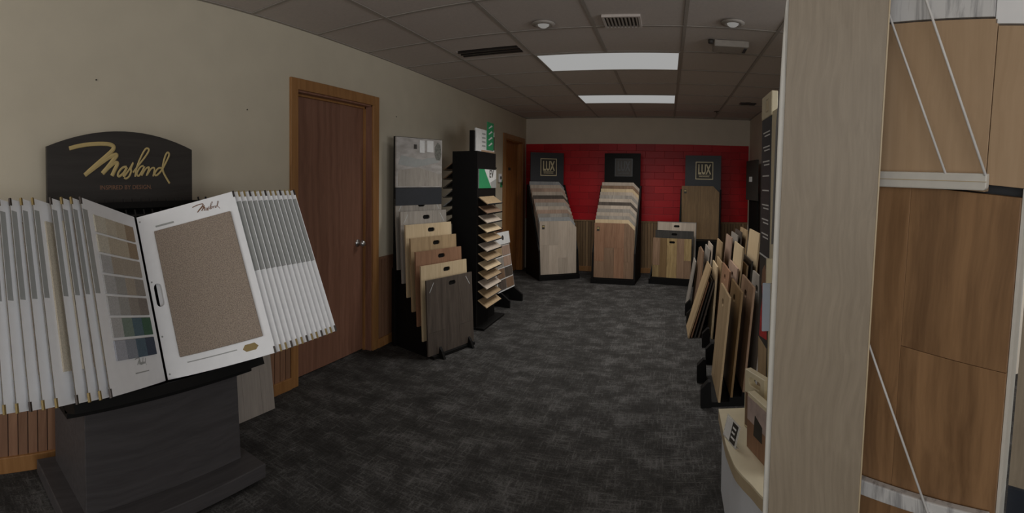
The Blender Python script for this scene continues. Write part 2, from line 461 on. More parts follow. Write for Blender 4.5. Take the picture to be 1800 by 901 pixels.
wo = struct(bpy.data.objects.new('window_3', None)); COL.objects.link(wo); wo.location = (XE + .05, .2, 0)  # unseen window, added for its fill light
f = MB().box((-.03, -1.8, zs), (.03, -1.75, zt)); f.box((-.03, 1.75, zs), (.03, 1.8, zt)); f.box((-.03, -1.75, zs), (.03, 1.75, zs + .05)); f.box((-.03, -1.75, zt - .05), (.03, 1.75, zt))
f.build('window_frame', STEEL, wo); MB().box((-.004, -1.75, zs + .05), (.004, 1.75, zt - .05)).build('pane', GLASS, wo)

# ---- suspended ceiling: tiles and grid
XS = [XL, -1.70, -1.09, -.495, .10, .72, XR]
YS = [round(3.165 + .606 * k, 3) for k in range(-6, 8)]
YS = [v for v in YS if v < YB] + [YB]
LIGHTS = [(3.771, 4.377), (5.589, 6.195)]
skip = set()
for i in range(len(XS) - 1):
    for j in range(len(YS) - 1):
        a, b_, c, d = XS[i], XS[i + 1], YS[j], YS[j + 1]
        if any(abs(c - l0) < .02 for l0, _ in LIGHTS) and i in (2, 3): continue
        if i == 1 and abs(c - 3.165) < .02: continue       # the slot diffuser sits here
        MB().box((a + .012, c + .012, ZC + .004), (b_ - .012, d - .012, ZC + .028)).build('ceiling_tile', CEIL, ceil_o)
for i, xx in enumerate(XS[1:-1]):
    runs = [(YS[0], YB)] if i != 2 else [(YS[0], LIGHTS[0][0]), (LIGHTS[0][1], LIGHTS[1][0]), (LIGHTS[1][1], YB)]
    for a, b_ in runs: MB().box((xx - .011, a, ZC - .001), (xx + .011, b_, ZC + .0035)).build('grid_bar', TBAR, ceil_o)
MB().box((XL, YF, ZC - .001), (XL + .022, YB, ZC + .0035)).build('grid_bar', TBAR, ceil_o)
MB().box((XR - .022, YR, ZC - .001), (XR, YB, ZC + .0035)).build('grid_bar', TBAR, ceil_o)
MB().box((XL, YB - .022, ZC - .0012), (XR, YB, ZC + .0032)).build('grid_bar', TBAR, ceil_o)
for yy in YS[:-1]:
    for i in range(len(XS) - 1):
        if i in (2, 3) and any(l0 + .02 < yy < l1 - .02 for l0, l1 in LIGHTS): continue
        MB().box((XS[i] + .011, yy - .011, ZC - .0008), (XS[i + 1] - .011, yy + .011, ZC + .0033)).build('grid_bar', TBAR, ceil_o)

# ---- wainscot, baseboards, chair rail
def wainscot(name, start, end, fixed, axis, top, mat, step=.05):
    o = struct(bpy.data.objects.new(name, None)); COL.objects.link(o)
    def bx(mb, a, b_, d0, d1, z0, z1):
        if axis == 'y': mb.box((fixed + d0, a, z0), (fixed + d1, b_, z1))
        else: mb.box((a, fixed - d1, z0), (b_, fixed - d0, z1))
        return mb
    bx(MB(), start, end, 0, .004, 0, top).build('wainscot_backing', GROOVE, o)
    n = max(1, round((end - start) / step)); st = (end - start) / n
    for k in range(n):
        bx(MB(), start + k * st + .003, start + (k + 1) * st - .003, .004, .011, .07, top - .012).build('wainscot_plank', mat, o)
    bx(MB(), start, end, 0, .018, top - .012, top + .006).build('cap_rail', mat, o)
    return o
def baseboard(name, parts, mat=OAKTRIM):
    m = MB()
    for lo, hi in parts: m.box(lo, hi)
    return struct(m.build(name, mat, bevel=.003))
C1 = (2.29, 3.33); C2 = (6.424, 7.44)
wainscot('wainscot_left', -.2, C1[0], XL, 'y', .76, WAINS)
wainscot('wainscot_left', C1[1], C2[0], XL, 'y', .76, WAINS)
wainscot('wainscot_back', XL + .02, XR - .02, YB, 'x', .81, WAINSB, .045)
for a, b_ in ((-.2, C1[0]), (C1[1], C2[0])):
    baseboard('baseboard_left', [((XL, a, 0), (XL + .024, b_, .078))])
baseboard('baseboard_back', [((XL + .03, YB - .024, 0), (XR, YB, .08))])

# ---- red tiles on the back wall
tiles = struct(MB().box((XL + .004, YB - .006, .816), (1.285, YB - .0005, 2.03)).build('wall_back_tiling', GROUT))
rows = 11; rh = (2.03 - .818) / rows; tw = .298; x_end = 1.285
for rI in range(rows):
    xx = XL + .006 - (tw / 2 if rI % 2 else 0)
    while xx < x_end - .01:
        a, b_ = max(xx, XL + .006), min(xx + tw, x_end)
        if b_ - a > .02:
            MB().box((a + .0015, YB - .015, .818 + rI * rh + .0015), (b_ - .0015, YB - .006, .818 + (rI + 1) * rh - .0015)).build('tile', REDTILE, tiles, bevel=.0025)
        xx += tw

# ---- doors
def door(idx, D, C, mat, knob=True):
    o = struct(bpy.data.objects.new('door_%d' % idx, None)); COL.objects.link(o); o.location = (XL, (D[0] + D[1]) / 2, 0)
    y0, y1 = D[0] - o.location.y, D[1] - o.location.y
    c0, c1 = C[0] - o.location.y, C[1] - o.location.y
    MB().box((-.115, y0 + .02, .008), (-.075, y1 - .02, DH - .02)).build('door_slab', mat, o)
    f = MB().box((-.13, y0, 0), (0, y0 + .018, DH)); f.box((-.13, y1 - .018, 0), (0, y1, DH)); f.box((-.13, y0, DH - .018), (0, y1, DH)); f.build('door_jamb', DOORW if idx == 1 else DOORW2, o)
    f = MB().box((-.073, y0 + .018, 0), (-.055, y0 + .032, DH)); f.box((-.073, y1 - .032, 0), (-.055, y1 - .018, DH)); f.box((-.073, y0 + .018, DH - .032), (-.055, y1 - .018, DH - .018)); f.build('door_stop', OAKTRIM if idx == 1 else DOORW2, o)
    f = MB().box((-.001, c0, 0), (.018, y0 + .008, 2.105)); f.build('casing', OAKTRIM, o, bevel=.003)
    f = MB().box((-.001, y1 - .008, 0), (.018, c1, 2.105)); f.build('casing', OAKTRIM, o, bevel=.003)
    f = MB().box((-.001, y0 + .008, DH - .006), (.018, y1 - .008, 2.105)); f.build('casing', OAKTRIM, o, bevel=.003)
    if knob:
        k = MB().lathe([(.0, .07), (.018, .068), (.027, .055), (.026, .042), (.012, .03), (.012, .006), (.030, .005), (.031, 0), (0, 0)], (-.075, y1 - .10, .90), 'x').build('door_knob', STEEL, o, smooth=True)
        MB().box((-.076, y1 - .022, .86), (-.074, y1 - .02, .94)).build('strike_plate', STEEL, o)
    else:
        MB().box((-.075, -.045, 1.585), (-.068, .045, 1.625)).build('name_plate', PRINTDARK, o)
    return o
wl = bpy.data.objects['wall_left']
for y, z in ((.93, 1.93), (1.92, 1.85), (3.62, 1.98)):
    MB().lathe([(0, .006), (.004, .005), (.004, -.002), (0, -.002)], (XL, y, z), 'x', 8).build('nail', PRINTDARK, wl)
door(1, D1, C1, DOORW)
door(2, D2, C2, DOORW2, knob=False)

# ---- ceiling fixtures
for k, (a, b_) in enumerate(LIGHTS):
    lt = thing('ceiling_light', ['long lit ceiling light panel nearer the camera, beside the louvred vent', 'smaller-looking lit ceiling light panel nearer the red tiled wall'][k], 'ceiling light',
               Matrix.Translation(((XS[2] + XS[4]) / 2, (a + b_) / 2, ZC)), 'lit ceiling panels')
    hx, hy = (XS[4] - XS[2]) / 2 - .011, (b_ - a) / 2 - .011
    f = MB().box((-hx, -hy, -.004), (hx, -hy + .012, .03)); f.box((-hx, hy - .012, -.004), (hx, hy, .03)); f.box((-hx, -hy + .012, -.004), (-hx + .012, hy - .012, .03)); f.box((hx - .012, -hy + .012, -.004), (hx, hy - .012, .03))
    f.build('frame', TBAR, lt)
    MB().box((-hx + .012, -hy + .012, .0), (hx - .012, hy - .012, .012)).build('diffuser', LAMP, lt)
    al = area_light('lamp_light', (lt.location.x, lt.location.y, ZC - .008), (0, 0, 0), 2 * hx - .03, 2 * hy - .03, 17, (1.0, .975, .93))
    al.data.spread = math.radians(140)          # the prismatic panel throws its light downwards
# slot diffuser tile
sd = thing('slot_diffuser', 'grey ceiling air diffuser with two dark slots near the left wall', 'air vent', Matrix.Translation((-1.395, 3.468, ZC)))
f = MB().box((-.293, -.291, .004), (.293, .02, .028)); f.box((-.293, .205, .004), (.293, .291, .028)); f.box((-.293, .02, .004), (-.255, .205, .028)); f.box((.255, .02, .004), (.293, .205, .028)); f.build('panel', CEIL, sd)
MB().box((-.255, .02, .024), (.255, .205, .028)).build('slot', PRINTDARK, sd)
for yy in (.075, .135, .185): MB().box((-.255, yy - .012, -.004), (.255, yy + .006, .02)).build('blade', DARKMET, sd)
# louvred register
rg = thing('ceiling_register', 'small white louvred air vent in the ceiling between two spotlights', 'air vent', Matrix.Translation((-.30, 3.06, ZC)))
f = MB().box((-.12, -.11, -.012), (.12, -.095, .004)); f.box((-.12, .095, -.012), (.12, .11, .004)); f.box((-.12, -.095, -.012), (-.105, .095, .004)); f.box((.105, -.095, -.012), (.12, .095, .004)); f.build('frame', CEIL, rg)
MB().box((-.105, -.095, .0), (.105, .095, .004)).build('duct_plate', PRINTDARK, rg)
for k in range(9):
    xx = -.092 + k * .023
    MB().box((xx - .002, -.095, -.012), (xx + .008, .095, .0)).build('louvre', TBAR, rg)
for nm, (x, y), lab in (('recessed_spotlight', (-.81, 3.04), 'recessed ceiling spotlight left of the louvred vent'), ('recessed_spotlight', (.40, 3.04), 'recessed ceiling spotlight right of the louvred vent, above the box fixture')):
    s = thing(nm, lab, 'spotlight', Matrix.Translation((x, y, ZC)), 'recessed spotlights')
    MB().lathe([(.045, .0), (.075, -.002), (.078, -.006), (.05, -.016), (.045, -.012), (.045, .0)]).build('trim_ring', TBAR, s, smooth=True)
    MB().lathe([(0, -.030), (.020, -.027), (.035, -.016), (.04, .002), (0, .002)]).build('bulb', SPOTGLOW, s, smooth=True)
em = thing('emergency_light', 'small beige box fixture on the ceiling beside the right end of the front light panel', 'emergency light', Matrix.Translation((.45, 3.50, ZC)))
MB().box((-.13, -.085, -.045), (.12, .085, .0025)).build('housing', TBAR, em, bevel=.008)
MB().box((.09, -.055, -.049), (.11, .055, -.044)).build('end_cap', CHAR, em)
MB().lathe([(0, -.028), (.018, -.024), (.02, 0), (0, 0)], (-.155, -.07, .0)).build('lamp_head', PRINTDARK, em, smooth=True)
for (x, y), lab in (((.995, 5.97), 'dark round ceiling sprinkler near the right wall'), ((.685, 6.77), 'dark ceiling sprinkler close to the red tiled wall'), ((-.50, 2.56), 'dark ceiling sprinkler at the top edge above the louvred vent')):
    s = thing('sprinkler', lab, 'sprinkler', Matrix.Translation((x, y, ZC)), 'ceiling sprinklers')
    MB().lathe([(0, -.002), (.035, -.003), (.04, .003), (0, .003)]).build('escutcheon', DARKMET, s)
    MB().lathe([(0, -.022), (.014, -.021), (.006, -.015), (.006, -.002), (0, -.002)]).build('deflector', DARKMET, s)
vs = thing('far_ceiling_vent', 'dark flat vent in the ceiling near the back right corner', 'air vent', Matrix.Translation((1.0, 6.02, ZC)))
MB().box((-.10, -.06, -.008), (.10, .06, .003)).build('frame', DARKMET, vs)
for k in range(4): MB().box((-.09, -.045 + k * .026, -.012), (.09, -.035 + k * .026, -.008)).build('louvre', PRINTDARK, vs)

# wall bits
th = thing('thermostat', 'white round-faced thermostat on the left wall before the far door', 'thermostat', Matrix.Translation((XL, 6.28, 1.46)))
MB().box((0, -.045, -.06), (.025, .045, .06)).build('body', WHITE, th, bevel=.006)
MB().lathe([(.022, .025), (.022, .032), (0, .034)], (0, 0, .005), 'x').build('dial', CHAR, th, smooth=True)
ks = thing('key_switch', 'small dark switch plate on the left wall below the thermostat', 'switch', Matrix.Translation((XL, 6.36, 1.385)))
MB().box((0, -.03, -.05), (.012, .03, .05)).build('plate', GREEN, ks); MB().box((.012, -.012, -.02), (.022, .012, .02)).build('toggle', PRINTDARK, ks)

# ================================================================== carpet sample display with the fan of white boards
LOGO = [[(-0.271,0.167),(-0.234,0.177),(-0.191,0.185),(-0.147,0.19),(-0.102,0.192),(-0.066,0.19),(-0.045,0.181),(-0.047,0.166),(-0.075,0.14),(-0.126,0.099),(-0.165,0.067),(-0.195,0.042)],[(-0.195,0.042),(-0.159,0.067),(-0.114,0.098),(-0.069,0.127),(-0.038,0.139),(-0.029,0.137),(-0.044,0.117),(-0.075,0.08),(-0.104,0.049)],[(-0.104,0.049),(-0.075,0.075),(-0.047,0.097),(-0.03,0.102),(-0.025,0.095),(-0.039,0.067),(-0.054,0.038)],[(0.025,0.082),(0.005,0.079),(-0.016,0.059),(-0.022,0.041),(-0.013,0.036),(0.01,0.054),(0.027,0.079),(0.01,0.046),(0.011,0.034)],[(0.011,0.034),(0.04,0.07),(0.062,0.103),(0.049,0.075),(0.05,0.059),(0.039,0.036),(0.023,0.025),(0.011,0.029)],[(0.06,0.054),(0.09,0.089),(0.13,0.135),(0.15,0.165),(0.145,0.175),(0.13,0.171),(0.106,0.134),(0.082,0.081),(0.072,0.033)],[(0.119,0.088),(0.102,0.082),(0.086,0.06),(0.082,0.044),(0.093,0.038),(0.11,0.06),(0.125,0.085),(0.111,0.054),(0.108,0.039)],[(0.108,0.039),(0.129,0.07),(0.145,0.081),(0.151,0.076),(0.136,0.039),(0.157,0.068),(0.172,0.079),(0.182,0.073),(0.173,0.035)],[(0.224,0.078),(0.203,0.075),(0.185,0.054),(0.186,0.041),(0.2,0.044),(0.225,0.068),(0.254,0.115),(0.269,0.146),(0.261,0.158),(0.248,0.145),(0.234,0.104),(0.23,0.071),(0.24,0.044),(0.27,-0.001)]]
LOGO_R = [.0105, .0115, .0100, .0060, .0050, .0050, .0048, .0046, .0052]
def smooth_line(pts, n=4):
    P = [Vector((a, b_, 0)) for a, b_ in pts]; out = []
    for i in range(len(P) - 1):
        p0, p1, p2, p3 = P[max(i - 1, 0)], P[i], P[i + 1], P[min(i + 2, len(P) - 1)]
        for k in range(n):
            t = k / n
            out.append(.5 * ((2 * p1) + (p2 - p0) * t + (2 * p0 - 5 * p1 + 4 * p2 - p3) * t * t + (3 * p1 - p0 - 3 * p2 + p3) * t ** 3))
    out.append(P[-1]); return [(p.x, p.y) for p in out]
def script_logo(parent, mat, cx, y, cz, s, name='logo_letters', rs=1.0, flat=.35):
    m = MB()
    for st, rr in zip(LOGO, LOGO_R):
        base = len(m.v)
        m.tube([(cx + u * s, 0, cz + v * s) for u, v in smooth_line(st)], rr * s * rs, 6)
        m.v[base:] = [(a, y + b_ * flat, c) for a, b_, c in m.v[base:]]
    return m.build(name, mat, parent)

# local frame of the stand: x along the wall (world +y), y towards the wall, z up; front at world x = -1.76
SF = Matrix(((0, -1, 0, -1.76), (1, 0, 0, .98), (0, 0, 1, 0), (0, 0, 0, 1)))
st = thing('carpet_display_stand', 'dark wood-grain carpet sample stand with arched gold-lettered header sign', 'display stand', SF)
MB().box((-.41, -.115, .025), (.51, .44, .09)).build('plinth', STAND, st, bevel=.004)
MB().box((-.36, -.06, 0), (.44, .40, .025)).build('toe_kick', BLACK, st)
fp = MB().prism([(-.325, .09), (.45, .09), (.425, .52), (-.33, .52)], -.005, .018); fp.build('front_panel', STAND, st, bevel=.002)
MB().box((-.325, .018, .09), (-.303, .41, .52)).build('side_panel', STAND, st)
MB().box((.40, .018, .09), (.422, .41, .52)).build('side_panel', STAND, st)
MB().box((-.303, .385, .09), (.40, .41, 1.2)).build('back_panel', STAND, st)
MB().box((-.42, -.06, .52), (.47, .41, .545)).build('shelf', BLACK, st)
# sloping rack: from (y=-.083, z=.60) up to (y=.194, z=1.251)
Sx = Vector((0, .3915, .9202)); Nx = Vector((0, -.9202, .3915)); Hb = Vector((0, -.083, .60))
def rk(x, s, n): return tuple(Vector((x, 0, 0)) + Hb + Sx * s + Nx * n)
def rbox(mb, x0, x1, s0, s1, n0, n1):
    k = len(mb.v)
    mb.v += [rk(x, s, n) for n in (n0, n1) for (x, s) in ((x0, s0), (x1, s0), (x1, s1), (x0, s1))]
    mb.f += [tuple(k + i for i in q) for q in ((0, 1, 2, 3), (4, 7, 6, 5), (0, 4, 5, 1), (1, 5, 6, 2), (2, 6, 7, 3), (3, 7, 4, 0))]
    return mb
rbox(MB(), -.42, .47, -.045, -.008, -.07, .055).build('lower_rail', BLACK, st)
rbox(MB(), -.40, .45, .745, .775, -.07, .01).build('upper_rail', BLACK, st)
rbox(MB(), -.40, -.38, -.02, .75, -.07, -.03).build('rack_arm', BLACK, st)
rbox(MB(), .43, .45, -.02, .75, -.07, -.03).build('rack_arm', BLACK, st)
rbox(MB(), -.38, .43, -.02, .75, -.07, -.055).build('rack_back', BLACK, st)
m = MB()
for k in range(18): rbox(m, -.36 + k * .046, -.354 + k * .046, .70, .80, -.02, -.012)
for k in range(3): rbox(m, -.38, .43, .715 + k * .03, .72 + k * .03, -.02, -.012)
m.build('wire_grid', GRID, st)
# header
arc = []
hw = .396
for k in range(17):
    u = hw - 2 * hw * k / 16
    arc.append((u + .036, 1.576 + .08 * (1 - (u / hw) ** 2)))
hd = MB().prism([(-hw + .036, 1.08), (hw + .036, 1.08)] + arc, .378, .40)  .build('header_sign', SIGNWOOD, st, bevel=.0015)
script_logo(hd, GOLD, .02, .374, 1.4, 1.0)
text_mesh('motto', 'INSPIRED BY DESIGN.', .030, GOLDDIM, hd, (.045, .377, 1.372), .0008)

# the boards: each hangs in its slot of the rack
BW, BH, BT = .46, .700, .004
def page(side, k, hy, ang, label, cat='sample board', face='strip'):
    """hinge line along the rack slope; local x = from the hinge to the free edge, local z = up the slope, local y = away from the reader"""
    a = math.radians(ang)
    R3 = SF.to_3x3()
    S = R3 @ Sx; Nn = R3 @ Nx; Yw = Vector((0, 1, 0))
    d = (Yw if side > 0 else -Yw) * math.cos(a) + Nn * math.sin(a)
    nrm = d.cross(S) if side > 0 else S.cross(d)          # towards the back of the page
    nrm = nrm if nrm.dot(Nn) < 0 else -nrm
    O = SF @ Vector((hy - .98, 0, 0)) + R3 @ Hb
    U = d if side > 0 else -d
    x0 = 0 if side > 0 else -BW
    o = thing('carpet_sample_board', label, cat, frame3(O, U, nrm, S), 'white carpet sample boards on the dark stand')
    hx = .035 if side > 0 else -.035
    hole = [slot_v(hx + .004, .34, .034, .10)] if face == 'front' else []
    MB().prism([(x0 + (.006 if side > 0 else 0), 0), (x0 + BW - (0 if side > 0 else .024), 0), (x0 + BW - (0 if side > 0 else .024), BH), (x0 + (.006 if side > 0 else 0), BH)], 0, BT, holes=hole).build('board', WHITE, o)
    bo = o.children[0]; bo.data.materials.append(BOARDEDGE if side < 0 else BOARDEDGE2)
    for p in bo.data.polygons:
        if abs(p.normal.y) < .5: p.material_index = 1
    fx = x0 + BW if side > 0 else x0            # free edge
    s = -1 if side > 0 else 1                   # towards the hinge
    def lbx(a0, a1): return (min(fx + s * a0, fx + s * a1), max(fx + s * a0, fx + s * a1))
    if face == 'strip':
        # swatch strip and label print near the free edge
        q = lbx(.003, .06 if side > 0 else .031); MB().box((q[0], -.0008, BH - .36), (q[1], .0005, BH - .045)).build('grey_label', LABELGREY, o)
        q = lbx(.075 if side > 0 else .056, BW - .06); MB().box((q[0], -.006, .10), (q[1], .0005, BH - .08)).build('carpet_swatch', random.Random(k).choice([CARPETBEIGE, SW['cream'], SW['grey'], SW['slate']]), o)
    for zc in (.012, BH - .012):
        q = lbx(-.0015, .007); MB().box((q[0], -.002, zc - .014), (q[1], BT + .002, zc + .014)).build('clip', BRASS if k % 3 else DARKMET, o)
    return o
def slot_v(cu, cz, w_, h_):
    return [(cu + (b_ - cz), cz + (a - cu)) for a, b_ in reversed(slot(cu, cz, h_, w_))]
SW = {}
for nm, c in dict(cream=(.55, .49, .39), ivory=(.60, .555, .46), sand=(.50, .43, .33), camel=(.33, .245, .165), taupe=(.40, .345, .28), grey=(.36, .35, .33), silver=(.46, .455, .45), mushroom=(.31, .275, .24),
                  greybrown=(.24, .205, .18), slate=(.13, .15, .18), sage=(.20, .255, .215), teal=(.09, .145, .175), green=(.055, .125, .075), lilac=(.40, .41, .46), steel=(.26, .28, .32), navyteal=(.085, .13, .17), navy=(.05, .065, .10), pewter=(.17, .165, .165)).items():
    SW[nm] = plain('swatch_' + nm, c, .95, .16, 260, bump=.6)
# right-hand pages (front one first)
rightN = 13
for k in range(rightN):
    hy = .978 + k * (.382 / (rightN - 1))
    if k == 0: lab = 'front white sample board with large beige carpet swatch, opened to the right'
    elif k == rightN - 1: lab = 'rightmost white carpet board of the right-hand fan, in front of the brown door'
    else: lab = '%s white carpet board of the right-hand fan, counted from the beige-swatch board' % ordinal(k)
    o = page(1, k, hy, 42, lab, face='front' if k == 0 else 'strip')
    if k == 0:
        MB().box((.075, -.012, .075), (.425, .0005, .615)).build('carpet_swatch', CARPETBEIGE, o, bevel=.004)['label'] = 'beige cut-pile carpet swatch'
        script_logo(o, GOLDDIM, .325, -.0012, .640, .22, 'small_logo', .9, .1)
        MB().box((.085, -.0008, .632), (.17, .0003, .640)).build('title_print', LABELGREY, o)
        MB().box((.10, -.0008, .048), (.31, .0003, .052)).build('note_print', LABELGREY, o)
        MB().prism([(.345, .033), (.385, .033), (.398, .045), (.385, .060), (.345, .060), (.332, .045)], -.001, .0003).build('badge', BRASS, o)
        for zz in (.02, .17, .40, .675): MB().lathe([(0, -.002), (.004, -.0015), (.004, 0.0005), (0, .0005)], (.018, 0, zz), 'y', 10).build('rivet', LABELGREY, o)
# left-hand pages
LH = [.985, .948, .910, .868, .800, .757, .716, .674, .634, .594]
rowcols = [['ivory', 'cream', 'sand', 'camel'], ['ivory', 'sand', 'sand', 'camel'], ['silver', 'taupe', 'taupe', 'taupe'], ['silver', 'grey', 'taupe', 'mushroom'],
           ['silver', 'grey', 'mushroom', 'greybrown'], ['silver', 'sage', 'teal', 'green'], ['lilac', 'steel', 'navyteal', 'navy']]
for k, hy in enumerate(LH):
    if k == 0: lab = 'white board with rows of small colour carpet swatches, opened to the left'
    elif k == len(LH) - 1: lab = 'leftmost white carpet board, cut by the left edge of the picture'
    else: lab = '%s white carpet board left of the board with rows of swatches' % ordinal(k - 1)
    o = page(-1, k, hy, 37.4, lab, face='page' if k == 0 else 'strip')
    if k == 0:
        MB().box((-BW + .004, -.0008, BH - .36), (-BW + .036, .0005, BH - .045)).build('grey_label', LABELGREY, o)
        cw, ch = .080, .068
        for rI, row in enumerate(rowcols):
            for cI, nm in enumerate(row):
                a = -BW + .070 + cI * (cw + .001); z = BH - .125 - rI * (ch + .010)
                MB().box((a, -.006, z), (a + cw, .0005, z + ch)).build('swatch', SW[nm], o, bevel=.002)
        script_logo(o, LABELGREY, -.21, -.0012, .075, .16, 'small_logo', 1.1, .1)
        MB().box((-.265, -.0008, .052), (-.155, .0003, .056)).build('note_print', LABELGREY, o)

# plank panel leaning on the wall behind the stand
lean = math.atan2(.12, .9)
M = frame(-2.145, 1.52, .003, (0, 1)) @ Matrix.Rotation(-lean, 4, 'X')
sample_board('pale grey plank panel leaning on the wall behind the carpet stand', M, .50, .62, GREYPLANK, strips=[0, .12, .26, .40, .50], name='leaning_plank_panel', cat='plank panel', cross=False, seed=3)

# ================================================================== step racks
def step_body(root, w, prof_pts, name='stepped_body', u0=0., mat=BLACK):
    """stepped side profile given as (depth, height) points, extruded along local x"""
    k = MB().prism(prof_pts, u0, u0 + w, fn=lambda d, u, z: (u, d, z)); return k.build(name, mat, root)
def profile(steps, depth_back, front=0.):
    """steps: list of (depth, height) where each board stands"""
    pts = [(front, 0), (depth_back, 0), (depth_back, steps[-1][1] + .0)]
    for i in range(len(steps) - 1, 0, -1):
        d, z = steps[i]
        pts += [(d - .004, z), (d - .004, steps[i - 1][1])]
    pts += [(front, steps[0][1])]
    out = []
    for p in pts:
        if not out or (abs(p[0] - out[-1][0]) + abs(p[1] - out[-1][1])) > 1e-6: out.append(p)
    return out
def lean_board(base, u, d, z, lean_deg): return base @ Matrix.Translation((u, d, z)) @ Matrix.Rotation(-math.radians(lean_deg), 4, 'X')

# ---- the handled-board rack with the photo header, beside the brown door
RA = frame(-1.773, 3.313, 0, (.2972, .9548))
ra = thing('sample_rack', 'black step rack with grey room-photo header beside the brown door', 'display rack', RA)
kinds = ['smoked', 'maple', 'red', 'tan', 'maple', 'grey', 'grey']
nA = 7; sd_, sz_ = .063, .106
stepsA = [(.012 + k * sd_, .022 + k * sz_) for k in range(nA)]
step_body(ra, .50, profile(stepsA, .50, -.02), u0=.03)
MB().box((.0, .43, .0), (.555, .45, 1.79)).build('back_panel', BLACK, ra)
ph = MB().box((.0, .414, 1.355), (.553, .4295, 1.785)).build('photo_header', PHOTO, ra); ph['label'] = 'printed photo of a bright room with grey plank floor'
MB().prism([(.475, 1.60), (.525, 1.60), (.545, 1.66), (.53, 1.74), (.495, 1.76), (.46, 1.72), (.455, 1.65)], .4125, .4138).build('printed_plant', plain('grey_green_print', (.17, .17, .15), .5, .4, 60), ph)
MB().box((.27, .4125, 1.66), (.33, .4138, 1.77)).build('printed_window', PRINTWHITE, ph)
MB().prism([(.02, 1.55), (.22, 1.53), (.50, 1.58), (.53, 1.62), (.40, 1.62), (.30, 1.60), (.20, 1.61), (.05, 1.63)], .4126, .4138).build('printed_sofa', LABELGREY, ph)
MB().box((.20, .4125, 1.69), (.235, .4138, 1.73)).build('printed_frame', PRINTDARK, ph)
MB().box((.36, .4125, 1.67), (.44, .4138, 1.77)).build('printed_window', PRINTWHITE, ph)
MB().prism([(.02, 1.365), (.54, 1.365), (.54, 1.47), (.25, 1.53), (.02, 1.50)], .4128, .4138).build('printed_floor', GREYOAK, ph)
MB().box((.0, .416, 1.20), (.553, .4295, 1.35)).build('header_strip', CHAR, ra)
for u in (.10, .45):
    MB().prism([(-.075, 0), (.02, 0), (.02, .022), (-.012, .022), (-.02, .09), (-.045, .06)], u - .012, u + .012, fn=lambda d, uu, z: (uu, d, z)).build('foot', BLACK, ra)
for k in range(nA):
    d, z = stepsA[k]
    lab = ('dark smoked plank board with handle slot, front of the rack by the brown door' if k == 0 else
           '%s plank board, %s from the front in the rack by the brown door' % (WORD[kinds[k]], ordinal(k)))
    sample_board(lab, lean_board(RA, 0, d, z, 3.0), .553, .60, kinds[k], 'handled sample boards in the rack by the brown door', hole=(.30, .545, .085, .036), strips=3, seed=k, cross=(k == 0))
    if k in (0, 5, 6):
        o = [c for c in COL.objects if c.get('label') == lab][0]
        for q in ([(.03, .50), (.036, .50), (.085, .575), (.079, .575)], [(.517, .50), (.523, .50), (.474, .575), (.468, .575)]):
            MB().prism(q, -.0012, -.0002).build('wrap_glint', CLEAR, o)  # pale strips drawn as reflections on the clear plastic wrap

